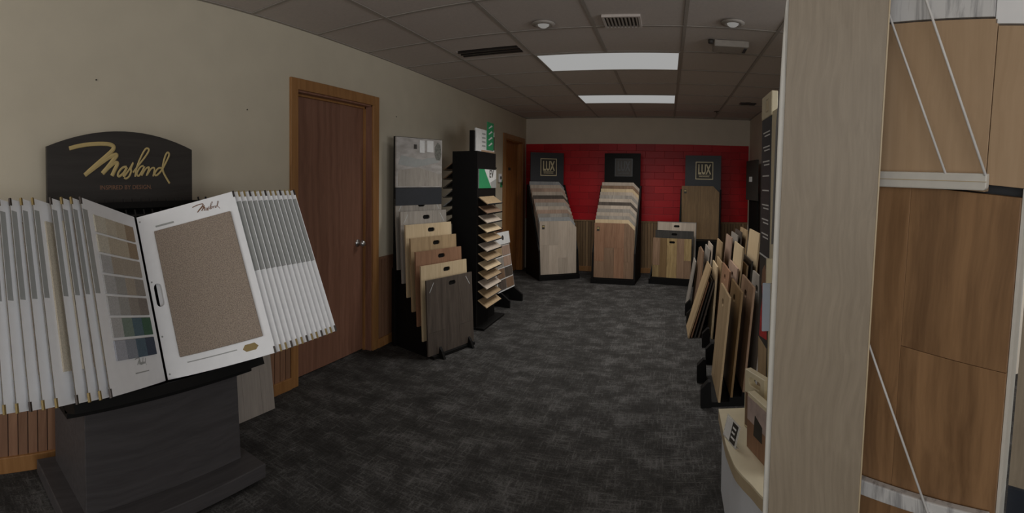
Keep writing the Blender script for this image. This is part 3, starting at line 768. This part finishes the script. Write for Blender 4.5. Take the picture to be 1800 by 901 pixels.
# ---- the tall dark displays with gold square logos on the back wall
def gold_display(label, P0, e, kinds, depth, z_top, side, header, logo_mat, text_mat, bh=.77, z0=.075, only_back=False, hdr_u=(.05, .60)):
    M = frame(P0[0], P0[1], 0, e)
    o = thing('plank_display', label, 'display stand', M, 'tall dark displays along the red wall')
    n = len(kinds); w = .62
    dd = (depth - .12) / max(1, n - 1); dz = (z_top - bh - z0) / max(1, n - 1)
    steps = [(.03 + k * dd, z0 + k * dz) for k in range(n)]
    if only_back: steps = [(depth - .14, z_top - bh)]
    pr = profile(steps, depth, .0)
    step_body(o, w - .06, pr, u0=.03)
    for u in (.0, w - .022):
        MB().prism([(-.02, 0), (depth, 0), (depth, z_top - .05), (depth - .06, z_top - .05), (.02, z0 + .35), (-.02, z0 - .02)] if not only_back else [(-.02, 0), (depth, 0), (depth, z_top - .05), (depth - .08, z_top - .05), (.1, .4), (-.02, .06)], u, u + .022, fn=lambda d, uu, z: (uu, d, z)).build('side_panel', BLACK, o)
    MB().box((-.005, -.035, 0), (w + .005, -.021, z0 - .008)).build('toe_board', BLACK, o)
    MB().box((.03, depth - .02, 0), (w - .03, depth, z_top - .05)).build('back_panel', BLACK, o)
    hz0, hz1 = header
    hp = MB().box((hdr_u[0], depth - .035, hz0 - .12), (hdr_u[1], depth - .021, hz1)).build('header_panel', CHAR if logo_mat is not CHAR else BLACK, o)
    cu = (hdr_u[0] + hdr_u[1]) / 2 + .02; cz = (hz0 + hz1) / 2 + .01; hs = .135
    f = MB(); y0, y1 = depth - .041, depth - .0352
    f.box((cu - hs, y0, cz + hs - .012), (cu + hs, y1, cz + hs)); f.box((cu - hs, y0, cz - hs), (cu + hs, y1, cz - hs + .012))
    f.box((cu - hs, y0, cz - hs + .012), (cu - hs + .012, y1, cz + hs - .012)); f.box((cu + hs - .012, y0, cz - hs + .012), (cu + hs, y1, cz + hs - .012))
    f.build('logo_frame', text_mat, hp)
    MB().box((cu - hs + .012, y0 + .003, cz - hs + .012), (cu + hs - .012, y1, cz + hs - .012)).build('logo_ground', PRINTDARK, hp)
    text_mesh('logo_letters', 'LUX', .205, text_mat, hp, (cu, y0 + .001, cz - .05), .0016, .50, bold=.006)
    MB().box((cu - .085, y0 + .001, cz - .072), (cu + .085, y0 + .0025, cz - .067)).build('logo_rule', text_mat, hp)
    f = MB()
    for k in range(9): f.box((cu - .08 + k * .018, y0 + .001, cz - .098), (cu - .068 + k * .018, y0 + .0025, cz - .084))
    f.build('logo_small_print', text_mat, hp)
    for k, kd in enumerate(kinds):
        d, z = steps[k] if not only_back else steps[0]
        if only_back: lab = 'honey-brown plank board with cut corners, alone in the right dark display'
        else: lab = '%s plank board, %s of the %s dark display' % (WORD[kd], 'front' if k == 0 else ('backmost' if k == n - 1 else ordinal(k) + ' from the front'), side)
        st_ = 4 if k in (0,) or only_back else 3
        sample_board(lab, lean_board(M, .024, d, z, 1.5), .572, bh, kd, 'boards of the tall dark displays', chamfer=.095, strips=st_, sticker=True, seed=k + int(P0[0] * 10), cross=(k == 0 and not only_back))
    return o
gold_display('left tall dark flooring display with gold logo, angled by the far door', (-1.793, 6.62), (.8266, .5627),
             ['pale', 'bluegrey', 'grey', 'pink', 'pale', 'grey', 'pink', 'smoked', 'pale', 'pink', 'pale', 'bluegrey'], .62, 1.42, 'left', (1.40, 1.87), GOLD, GOLDPALE)
gold_display('middle tall dark flooring display with black-on-black logo', (-1.043, 6.69), (.997, -.076),
             ['brown', 'maple', 'grey', 'pale', 'grey', 'pale', 'smoked', 'pale', 'grey', 'pale', 'maple', 'brown', 'pale'], .60, 1.42, 'middle', (1.41, 1.86), CHAR, plain('black_gloss_logo', (.05, .052, .055), .3))
gold_display('right tall dark flooring display with gold logo behind the handled boards', (.155, 7.03), (.985, -.17), ['honey'], .40, 1.385, 'right', (1.37, 1.85), GOLD, GOLDPALE, bh=.80, only_back=True, hdr_u=(.06, .61))

# ---- low rack in front of the right display
RS = frame(-.238, 6.765, 0, (.96, -.28))
rs = thing('low_sample_rack', 'low black rack holding three handled boards before the right dark display', 'display rack', RS)
stepsS = [(.045, .095), (.115, .20), (.19, .31)]
step_body(rs, .60, profile(stepsS, .30, .0), u0=.02)
for u in (.0, .62): MB().prism([(-.01, 0), (.30, 0), (.30, .36), (.24, .36), (-.01, .07)], u, u + .02, fn=lambda d, uu, z: (uu, d, z)).build('side_panel', BLACK, rs)
labs = ['golden striped plank board with handle slot, front of the low rack', 'charcoal plank board in clear wrap, middle of the low rack', 'pale board with aluminium edge, backmost of the low rack']
for k, kd in enumerate(['mixed', 'charcoal', 'pale']):
    d, z = stepsS[k]
    o = sample_board(labs[k], lean_board(RS, .035 + .012 * k, d, z, 3), .56, .55, kd, 'boards in the low rack', hole=(.28, .495, .085, .032), strips=4 if k == 0 else 3, seed=k + 60, frame_mat=STEEL if k == 2 else None)
    if k == 2:
        for a in ((-.008, 0, 0), (.56, 0, 0)): MB().box((a[0], -.002, 0), (a[0] + .008, .016, .558)).build('edge_trim', STEEL, o)
        MB().box((0, -.002, .55), (.56, .016, .558)).build('edge_trim', STEEL, o)

# ================================================================== black two-sided sample tower by the left wall
tw_ = thing('sample_tower', 'tall black two-sided tower with sloping sample shelves and green header sign', 'display tower', Matrix.Translation((-1.88, 4.20, 0)))
MB().box((-.17, -.01, 0), (.215, .58, .022)).build('base_plate', BLACK, tw_, bevel=.004)
MB().box((-.13, 0, .022), (.13, .50, 1.70)).build('body', BLACK, tw_)
MB().box((.035, .03, 1.70), (.075, .07, 1.90)).build('sign_post', BLACK, tw_)
hp = MB().box((.06, .10, 1.56), (.075, .60, 1.93)).build('header_board', PRINTWHITE, tw_)
MB().box((.0745, .235, 1.585), (.0775, .60, 1.725)).build('tan_print', PRINTTAN, hp)
MB().box((.0745, .47, 1.74), (.0775, .60, 1.88)).build('dark_print', PRINTDARK, hp)
f = MB()
for k in range(4): f.box((.0745, .25, 1.76 + k * .04), (.0775, .34, 1.775 + k * .04))
f.build('text_lines', LABELGREY, hp)
MB().box((.04, .075, 1.545), (.10, .61, 1.56)).build('header_ledge', BLACK, tw_)
gs = MB().box((.079, .37, 1.735), (.083, .555, 2.02)).build('green_sign', GREEN, tw_)
for k in range(4):
    MB().prism([(.40, 1.775 + k * .06), (.43, 1.775 + k * .06), (.52, 1.805 + k * .06), (.49, 1.815 + k * .06)], .083, .0845, fn=lambda u, x, z: (x, u, z)).build('white_stroke', PRINTWHITE, gs)
lo_ = MB().box((.131, .03, 1.345), (.136, .50, 1.53)).build('lower_sign', PRINTWHITE, tw_)
MB().prism([(.03, 1.345), (.36, 1.345), (.17, 1.53), (.03, 1.53)], .136, .1375, fn=lambda u, x, z: (x, u, z)).build('green_triangle', GREEN, lo_)
MB().prism([(.36, 1.345), (.50, 1.345), (.50, 1.44), (.33, 1.40)], .136, .1372, fn=lambda u, x, z: (x, u, z)).build('print_patch', LABELGREY, lo_)
t_ = text_mesh('sign_letters', 'EV', .11, PRINTDARK, lo_, (0, 0, 0), .001)
t_.data.transform(Matrix.Translation((.1385, .36, 1.452)) @ Matrix.Rotation(math.pi / 2, 4, 'Z'))
kindT = ['tan', 'tan', 'pale', 'tan', 'maple', 'tan', 'pale', 'tan', 'maple', 'pale', 'brown', 'tan']
for k in range(12):
    z = .215 + k * .0895
    MB().prism([(.131, z + .052), (.20, z + .004), (.20, z + .010), (.131, z + .058)], .02, .40, fn=lambda x, y, zz: (x, y, zz)).build('shelf', BLACK, tw_)
    M = Matrix.Translation((-1.88 + .136, 4.215, z + .0555)) @ Matrix.Rotation(math.radians(35), 4, 'Y')
    s = thing('wood_sample', '%s floor sample on the right side of the black tower, %s from the bottom' % (WORD[kindT[k]], ordinal(k)), 'wood sample', M, 'samples on the black tower')
    MB().box((0, 0, .004), (.115, .40, .013)).build('sample_plank', WOODS[kindT[k]], s, bevel=.001)
    MB().box((.115, .0, .001), (.119, .40, .016)).build('end_lip', CHAR if k % 2 else BLACK, s)
for k in range(7):
    z = .95 + k * .0895 + .04
    MB().prism([(-.131, z + .052), (-.20, z + .004), (-.20, z + .010), (-.131, z + .058)], .02, .40).build('shelf', BLACK, tw_)
    M = Matrix.Translation((-1.88 - .136, 4.215, z + .0555)) @ Matrix.Rotation(math.radians(-35), 4, 'Y')
    kd = ['smoked', 'charcoal', 'bluegrey', 'grey', 'smoked', 'brown', 'brown'][k]
    s = thing('wood_sample', '%s floor sample on the wall side of the black tower, %s from the top' % (WORD[kd], ordinal(6 - k)), 'wood sample', M, 'samples on the black tower')
    MB().box((-.115, 0, .004), (0, .40, .013)).build('sample_plank', WOODS[kd], s, bevel=.001)
    MB().box((-.119, .0, .001), (-.115, .40, .016)).build('end_lip', CHAR, s)

# ---- small mosaic swatch easel behind the tower
ME = frame(-1.84, 5.03, 0, (.10, .995))
me_ = thing('mosaic_easel', 'small black easel with mosaic swatch board behind the black tower', 'display easel', ME)
for u in (.04, .40):
    MB().prism([(-.13, 0), (.22, 0), (.22, .03), (.03, .03), (.02, .16), (-.02, .16), (-.13, .08)], u, u + .03, fn=lambda d, uu, z: (uu, d, z)).build('foot', BLACK, me_)
MB().prism([(.03, .02), (.05, .02), (.17, .80), (.15, .80)], .02, .45, fn=lambda d, uu, z: (uu, d, z)).build('back_frame', BLACK, me_)
sb = thing('mosaic_sample_board', 'white board with mosaic swatches in rows and white top card, on the small easel', 'sample board', ME @ Matrix.Translation((0, -.012, .16)) @ Matrix.Rotation(-math.atan2(.12, .78), 4, 'X'))
MB().box((.0, 0, 0), (.45, .012, .52)).build('board', PRINTWHITE, sb)
cols = ['tan', 'pink', 'grey', 'pink', 'brown', 'smoked', 'smoked', 'brown']
for rI in range(4):
    for cI in range(2):
        MB().box((.02 + cI * .215, -.006, .395 - rI * .125), (.22 + cI * .215, .0005, .505 - rI * .125)).build('swatch', WOODS[cols[rI * 2 + cI]], sb)
MB().box((.05, -.016, .525), (.45, .006, .665)).build('top_card', PRINTWHITE, sb)
MB().lathe([(0, -.018), (.028, -.017), (.028, -.0155), (0, -.0155)], (.26, 0, .60), 'y', 14).build('card_print', PRINTDARK, sb)

# ================================================================== racks along the right wall (they face left, towards the aisle)
def right_rack(label, x, y_far, w, steps, depth, where):
    M = frame(x, y_far, 0, (0, -1))
    o = thing('sample_rack', label, 'display rack', M, 'black racks along the right wall')
    step_body(o, w - .05, profile(steps, depth, -.01), u0=.025)
    for u in (.03, w - .06):
        MB().prism([(-.075, 0), (-.008, 0), (-.008, .05), (-.014, .165), (-.03, .165), (-.075, .12)], u, u + .05, fn=lambda d, uu, z: (uu, d, z)).build('foot', BLACK, o)
    return M
# near rack
stC = [(.035 + .078 * k, .03 + .03 * k) for k in range(5)]
MC = right_rack('nearest black rack on the right, partly behind the cream counter', .31, 3.47, .48, stC, .55, 'near')
for k, kd in enumerate(['tan', 'honey', 'brown', 'grey', 'red']):
    lab = ['tan oak board with oval hole, front of the nearest right rack', 'honey-brown board with oval hole, second in the nearest right rack', 'brown board with oval hole, third in the nearest right rack',
           'grey-beige board, fourth in the nearest right rack', 'reddish-brown board, backmost in the nearest right rack'][k]
    sample_board(lab, lean_board(MC, .0, stC[k][0], stC[k][1], 5), .46, .67, kd, 'boards in the right-hand racks', hole=(.20, .575, .085, .05), strips=3, seed=k + 100, cross=False)
# middle rack
dD = [('red', .44, .70, 'reddish-brown board with oval hole, front of the middle right rack'), ('pink', .50, .72, 'pinkish board with oval hole, second in the middle right rack'),
      ('maple', .527, .88, 'tall light yellow board without hole in the middle right rack, nearer the aisle'), ('tan', .575, .735, 'tan board with oval hole behind the tall light yellow one'),
      ('charcoal', .61, .765, 'charcoal board with oval hole in the middle right rack'), ('maple', .65, .98, 'tallest light yellow board, next to the charcoal text panel'), ('red', .695, .79, 'reddish-brown board with oval hole, backmost in the middle right rack')]
stD = [(x - .40, .03 + .004 * k) for k, (_, x, h, _l) in enumerate(dD)]
MD = right_rack('middle black rack on the right with oval-hole boards and two tall light ones', .40, 4.20, .48, stD, .55, 'middle')
for k, (kd, x, h, lab) in enumerate(dD):
    tall = kd == 'maple'
    sample_board(lab, lean_board(MD, .0, stD[k][0], stD[k][1], 5), .46, h, kd, 'boards in the right-hand racks', hole=None if tall else (.22, h - .09, .085, .05), strips=1 if tall else 3, seed=k + 120, cross=False, t=.013)
# far rack
xtE = [.369, .429, .459, .557, .655, .712, .753, .811]
ztE = [.74, .765, .80, .83, .88, .906, .937, .956]
stE = [(x - .055 - .29, z - .70) for x, z in zip(xtE, ztE)]
ME_ = right_rack('far black rack on the right, beyond the leaning loose boards', .29, 5.21, .46, stE, .66, 'far')
kE = ['brown', 'grey', 'pale', 'tan', 'pink', 'grey', 'smoked', 'tan']
for k in range(8):
    lab = '%s board, %s of the eight in the far right rack' % (WORD[kE[k]], ['front', 'second', 'third', 'fourth', 'fifth', 'sixth', 'seventh', 'backmost'][k])
    sample_board(lab, lean_board(ME_, 0, stE[k][0], stE[k][1], 4.5), .43, .70, kE[k], 'boards in the right-hand racks', strips=2, seed=k + 140, cross=False, t=.013)
# loose boards leaning between the middle and the far rack
loose = [('tan', .213, 4.77, .675, .40, 17, 'wide tan board leaning steeply, nearest the aisle on the right'),
         ('red', .240, 4.76, .53, .37, 16.5, 'reddish-brown board leaning behind the wide tan one'),
         ('charcoal', .272, 4.76, .55, .37, 16, 'charcoal board leaning between two others on the right'),
         ('smoked', .306, 4.75, .54, .37, 15, 'dark smoked board, last of the steeply leaning ones'),
         ('maple', .425, 4.74, .66, .40, 3.5, 'light yellow board standing behind the steeply leaning ones'),
         ('tan', .470, 4.74, .70, .40, 3.0, 'tan board standing behind the light yellow one')]
for k, (kd, x, yf, h, bw, ln, lab) in enumerate(loose):
    sample_board(lab, lean_board(frame(x, yf, .004, (0, -1)), 0, 0, 0, ln), bw, h, kd, 'loose leaning boards', strips=2, seed=k + 170, cross=False, t=.013)
for k, (kd, x, yf, h, ln, lab) in enumerate([('grey', .232, 5.60, .56, 9.5, 'thin grey-beige board leaning alone beyond the far right rack'), ('brown', .30, 5.58, .68, 7, 'brown board behind the thin grey-beige one beyond the far rack')]):
    sample_board(lab, lean_board(frame(x, yf, .004, (0, -1)), 0, 0, 0, ln), .32, h, kd, 'loose leaning boards', strips=2, seed=k + 190, cross=False, t=.013)
for (x, y, w_, hh, lab) in ((.52, 4.73, .38, .60, 'low black rack behind the steeply leaning boards'), (.395, 5.62, .36, .50, 'low black rack behind the boards beyond the far right rack')):
    bx_ = thing('low_black_rack', lab, 'display rack', frame(x, y, 0, (0, -1)), 'black racks along the right wall')
    MB().box((.0, .0, 0), (w_, .03, hh)).build('front_board', BLACK, bx_); MB().box((.0, .03, 0), (.03, .36, hh)).build('side', BLACK, bx_); MB().box((w_ - .03, .03, 0), (w_, .36, hh)).build('side', BLACK, bx_); MB().box((.03, .33, 0), (w_ - .03, .36, hh)).build('back_board', BLACK, bx_)

# ---- black display in the back right corner
ck = thing('corner_display', 'black flooring display with small white label in the back right corner', 'display stand', frame(1.06, 6.92, 0, (.12, -.99)))
MB().box((0, 0, 0), (.5, .17, .10)).build('base', BLACK, ck)
MB().box((.06, .12, .10), (.44, .15, 1.30)).build('panel', BLACK, ck)
MB().prism([(.0, 1.20), (.5, 1.20), (.5, 1.76), (.0, 1.76)], .09, .118).build('header_board', PRINTDARK, ck)
MB().box((.16, .086, 1.46), (.30, .0895, 1.53)).build('label_print', PRINTWHITE, ck)

# ================================================================== cream counter with curved front
ct = thing('curved_counter', 'white counter with curved cream top at the right, beside the plank wing display', 'counter', Matrix.Translation((0, 0, 0)))
edge = [(.253, 2.183), (.25, 1.881), (.263, 1.743), (.282, 1.675), (.305, 1.618), (.34, 1.527), (.41, 1.455), (.50, 1.41), (.62, 1.385), (.80, 1.375), (1.0, 1.375), (1.0, 2.183)]
def smooth_poly(E, lo, hi, n=5):
    seg = smooth_line(E[lo:hi + 1], n); return E[:lo] + seg + E[hi + 1:]
E_ = smooth_poly(edge, 1, 9)
up = lambda x, z, y: (x, y, z)
MB().prism(list(reversed(E_)), .372, .380, fn=up).build('counter_top', CREAM, ct)
MB().prism(list(reversed(E_)), .330, .372, fn=up).build('edge_band', CREAMEDGE, ct)
ins = [(x + .018 if x < .95 else x, y + (.018 if y < 1.5 else 0)) for x, y in E_]
MB().prism(list(reversed(ins)), .0, .330, fn=up).build('cabinet', WHITECAB, ct)

ip = thing('information_panel', 'tall cream panel with charcoal text board and red picture, standing on the cream counter', 'display panel', Matrix.Translation((.46, 2.32, .381)))
MB().box((.003, -.62, 0), (.022, .0, 1.36)).build('board', CREAM, ip)
MB().box((-.004, -.22, 1.345), (.026, .0, 1.455)).build('header_block', CREAM, ip, bevel=.004)
f = MB(); f.box((-.0055, -.16, 1.37), (-.0042, -.155, 1.43)); f.box((-.0055, -.11, 1.37), (-.0042, -.105, 1.43)); f.box((-.0055, -.155, 1.37), (-.0042, -.11, 1.374)); f.box((-.0055, -.135, 1.385), (-.0042, -.13, 1.42)); f.box((-.0055, -.155, 1.426), (-.0042, -.11, 1.43))
f.build('header_symbol', CREAMEDGE, ip)
tp_ = MB().box((-.001, -.205, .70), (.003, -.004, 1.345)).build('text_board', CHAR, ip)
for k in range(8):
    z = 1.275 - k * .068
    for j in range(2 if k not in (3, 4) else 1):
        MB().box((-.002, -.185, z - j * .016), (-.001, -.04 if j == 0 else -.07, z - j * .016 + .006)).build('text_line', PRINTWHITE, tp_)
MB().box((-.0025, -.215, .694), (.003, 0, .701)).build('white_rule', PRINTWHITE, ip)
pc = MB().box((-.001, -.205, .02), (.003, -.004, .69)).build('picture', PRINTDARK, ip)
MB().prism([(-.20, .33), (-.03, .30), (-.05, .42), (-.09, .50), (-.07, .56), (-.14, .60), (-.17, .52), (-.19, .45)], -.002, -.001, fn=lambda y, x, z: (x, y, z)).build('red_print', REDPRINT, pc)
MB().prism([(-.18, .56), (-.06, .55), (-.08, .63), (-.13, .66), (-.17, .62)], -.0022, -.0012, fn=lambda y, x, z: (x, y, z)).build('brown_print', REDBROWN, pc)
MB().box((-.002, -.20, .02), (-.001, -.01, .29)).build('tan_print', TAN, pc)
lp = MB().box((-.064, -.395, .43), (-.030, -.388, .63)).build('label_plate', SKYLABEL, ip, bevel=.004); lp['label'] = 'pale blue-white label plate'
MB().box((-.050, -.40, .63), (.003, -.386, .73)).build('label_bracket', CREAM, ip)
MB().box((-.040, -.389, .50), (.003, -.386, .56)).build('label_arm', CREAM, ip)

# things on the counter
sf = thing('sample_book', 'wood-floor picture board standing on the cream counter', 'sample book', frame(.331, 1.86, .381, (.045, -.158)))
MB().box((0, 0, 0), (.22, .03, .215)).build('board', CREAM, sf, bevel=.002)
MB().box((.002, -.0015, 0), (.22, .0, .11)).build('wood_picture', REDBROWN, sf)
MB().box((.002, -.0015, .11), (.22, .0, .20)).build('room_picture', plain('pinkish_room_print', (.46, .36, .33), .6, .2, 20), sf)
MB().prism([(.06, .07), (.13, .07), (.13, .13), (.07, .15)], -.003, -.0015).build('furniture_picture', PRINTDARK, sf)
hb = thing('handled_sample_book', 'cream sample book with open handle at its top, behind the picture board', 'sample book', frame(.345, 2.02, .381, (.05, -.12)))
MB().prism([(0, 0), (.15, 0), (.15, .245), (0, .245)], 0, .03, holes=[slot(.075, .205, .09, .034)]).build('cover', CREAM, hb, bevel=.003)
MB().box((.01, -.002, .01), (.14, .0, .15)).build('cover_print', BROWN, hb)
tg = thing('price_tag_holder', 'clear acrylic tag holder with white and black card at the counter edge', 'tag holder', frame(.246, 1.955, .381, (.06, -.20)) @ Matrix.Rotation(math.radians(-14), 4, 'X'))
MB().box((0, 0, 0), (.12, .003, .085)).build('acrylic_sleeve', CLEAR, tg)
MB().box((.008, -.001, .006), (.112, .0, .08)).build('card', PRINTWHITE, tg)
MB().box((.062, -.0016, .006), (.112, -.001, .08)).build('card_black_half', PRINTDARK, tg)
f = MB()
for k, (a, b_) in enumerate([(.07, .105), (.07, .095), (.07, .1)]): f.box((a, -.0022, .022 + k * .018), (b_, -.0016, .029 + k * .018))
f.build('card_print', PRINTWHITE, tg)
MB().box((0, 0, 0), (.12, .035, .003)).build('sleeve_foot', CLEAR, tg)

# ================================================================== wing display with hanging plank panels (nearest thing, right)
A = frame3((.343, 1.045, .658), (.9519, -.305, -.0284), (.3063, .9478, .0882), (0, -.0927, .9957))
B = frame3((.476, 1.058, 1.40), (.5294, -.8447, -.0786), (.8484, .5271, .0491), (0, -.0927, .9957))
wd = thing('wing_display', 'white-framed wing display with rails and slanting cables holding plank panels', 'display stand', B)
# frame pieces in the local frame of the panel wall
MB().box((-.04, .016, -1.0), (.376, .034, .62)).build('wing_back', CHAR, wd)
MB().box((.376, -.004, -1.0), (.384, .034, .045)).build('edge_trim', RAILW, wd)
r = MB().prism([(-.045, .012), (.298, .034), (.304, .040), (.304, .070), (-.045, .048)], -.032, -.0145); r.build('upper_rail', RAILW, wd, bevel=.003)
MB().prism([(-.045, .030), (.304, .052), (.304, .0535), (-.045, .0315)], -.0335, -.031).build('rail_groove', CREAMEDGE, wd)
MB().prism([(-.045, -.752), (.362, -.690), (.367, -.655), (-.045, -.712)], -.034, -.0145).build('lower_rail', WEATHER, wd, bevel=.003)
MB().tube([(.0, -.030, .489), (.042, -.030, .404), (.209, -.030, .062)], .0028).build('cable', WIRE, wd, smooth=True)
MB().tube([(.07, -.032, .565), (.127, -.032, .443), (.301, -.032, .066)], .0032).build('cable', WIRE, wd, smooth=True)
MB().tube([(-.03, -.036, -.215), (.013, -.036, -.295), (.232, -.038, -.699)], .0028).build('cable', WIRE, wd, smooth=True)
MB().lathe([(0, -.012), (.006, -.009), (.009, 0), (.006, .008), (0, .010)], (.234, -.038, -.705), 'z', 10).build('cable_knot', WIRE, wd, smooth=True)
MB().box((.10, .034, -1.36), (.16, .075, .60)).build('post', WHITECAB, wd)
MB().box((.0, -.02, -1.38), (.30, .16, -1.36)).build('foot_plate', BLACK, wd)
def wing_board(label, x0, x1, z0, z1, y, mat, t=.012, frame_=B, cuts=None, zcut=None):
    o = thing('wing_plank_panel', label, 'plank panel', frame_, 'plank panels on the wing display')
    cs = cuts or [x0, x1]
    for i in range(len(cs) - 1):
        zs = [z0, z1]
        if zcut is not None and i == len(cs) - 2: zs = [z0, zcut, z1]
        for j in range(len(zs) - 1):
            g = .0006
            MB().box((cs[i] + (g if i else 0), y, zs[j] + (g if j else 0)), (cs[i + 1], y + t, zs[j + 1] - (g if j < len(zs) - 2 else 0))).build('plank', mat, o, bevel=.001)
    return o
wing_board('plain tan oak panel above the white rail', -.04, .2935, .030, .388, -.012, TANPLAIN, .026)
wing_board('plain tan oak panel at the upper right edge', .2955, .50, .046, .374, -.012, TANPLAIN, .026)
wing_board('weathered white wood panel at the top above the tan panels', -.04, .286, .392, .62, -.012, WEATHER, .026)
wing_board('plain white panel at the top right corner', .288, .50, .378, .62, -.012, WHITE, .026)
wing_board('rich brown oak panel below the white rail', -.04, .375, -.985, .026, -.012, RICH, .026, cuts=[-.04, .118, .375], zcut=-.347)
wing_board('taupe plank panel at the far right edge, behind the white trim', .39, .56, -.618, .03, .03, PLAINOAK)
wing_board('dark navy panel at the bottom right corner', .39, .56, -.98, -.622, .03, plain('navy_panel', (.018, .023, .034), .5))
fr_ = thing('wing_plank_panel', 'tall pale taupe oak plank panel in front, with white rounded edge frame', 'plank panel', A, 'plank panels on the wing display')
MB().box((-.104, 0, -.30), (.104, .012, 1.30)).build('plank', PLAINOAK, fr_, bevel=.0012)
MB().box((.1042, .001, -.30), (.1075, .012, 1.30)).build('edge_band', CREAMEDGE, fr_)
arc = [(-.104 + .0, 1.155)] + [(-.104 - .010 * math.sin(math.pi / 2 * k / 8) - .004, 1.155 - .28 * (1 - math.cos(math.pi / 2 * k / 8))) for k in range(1, 9)]
MB().prism([(-.118, -.30), (-.05, -.30), (-.05, 1.155)] + arc, .0125, .034).build('edge_frame', RAILW, fr_, bevel=.004)
MB().prism([(-.1225, .62), (-.1188, .62), (-.1188, .875), (-.106, 1.155), (-.109, 1.155), (-.1225, .88)], .016, .036).build('dark_gasket', PRINTDARK, fr_)
MB().box((-.06, .034, -.64), (.06, .06, 1.1)).build('hanger', WHITECAB, fr_)
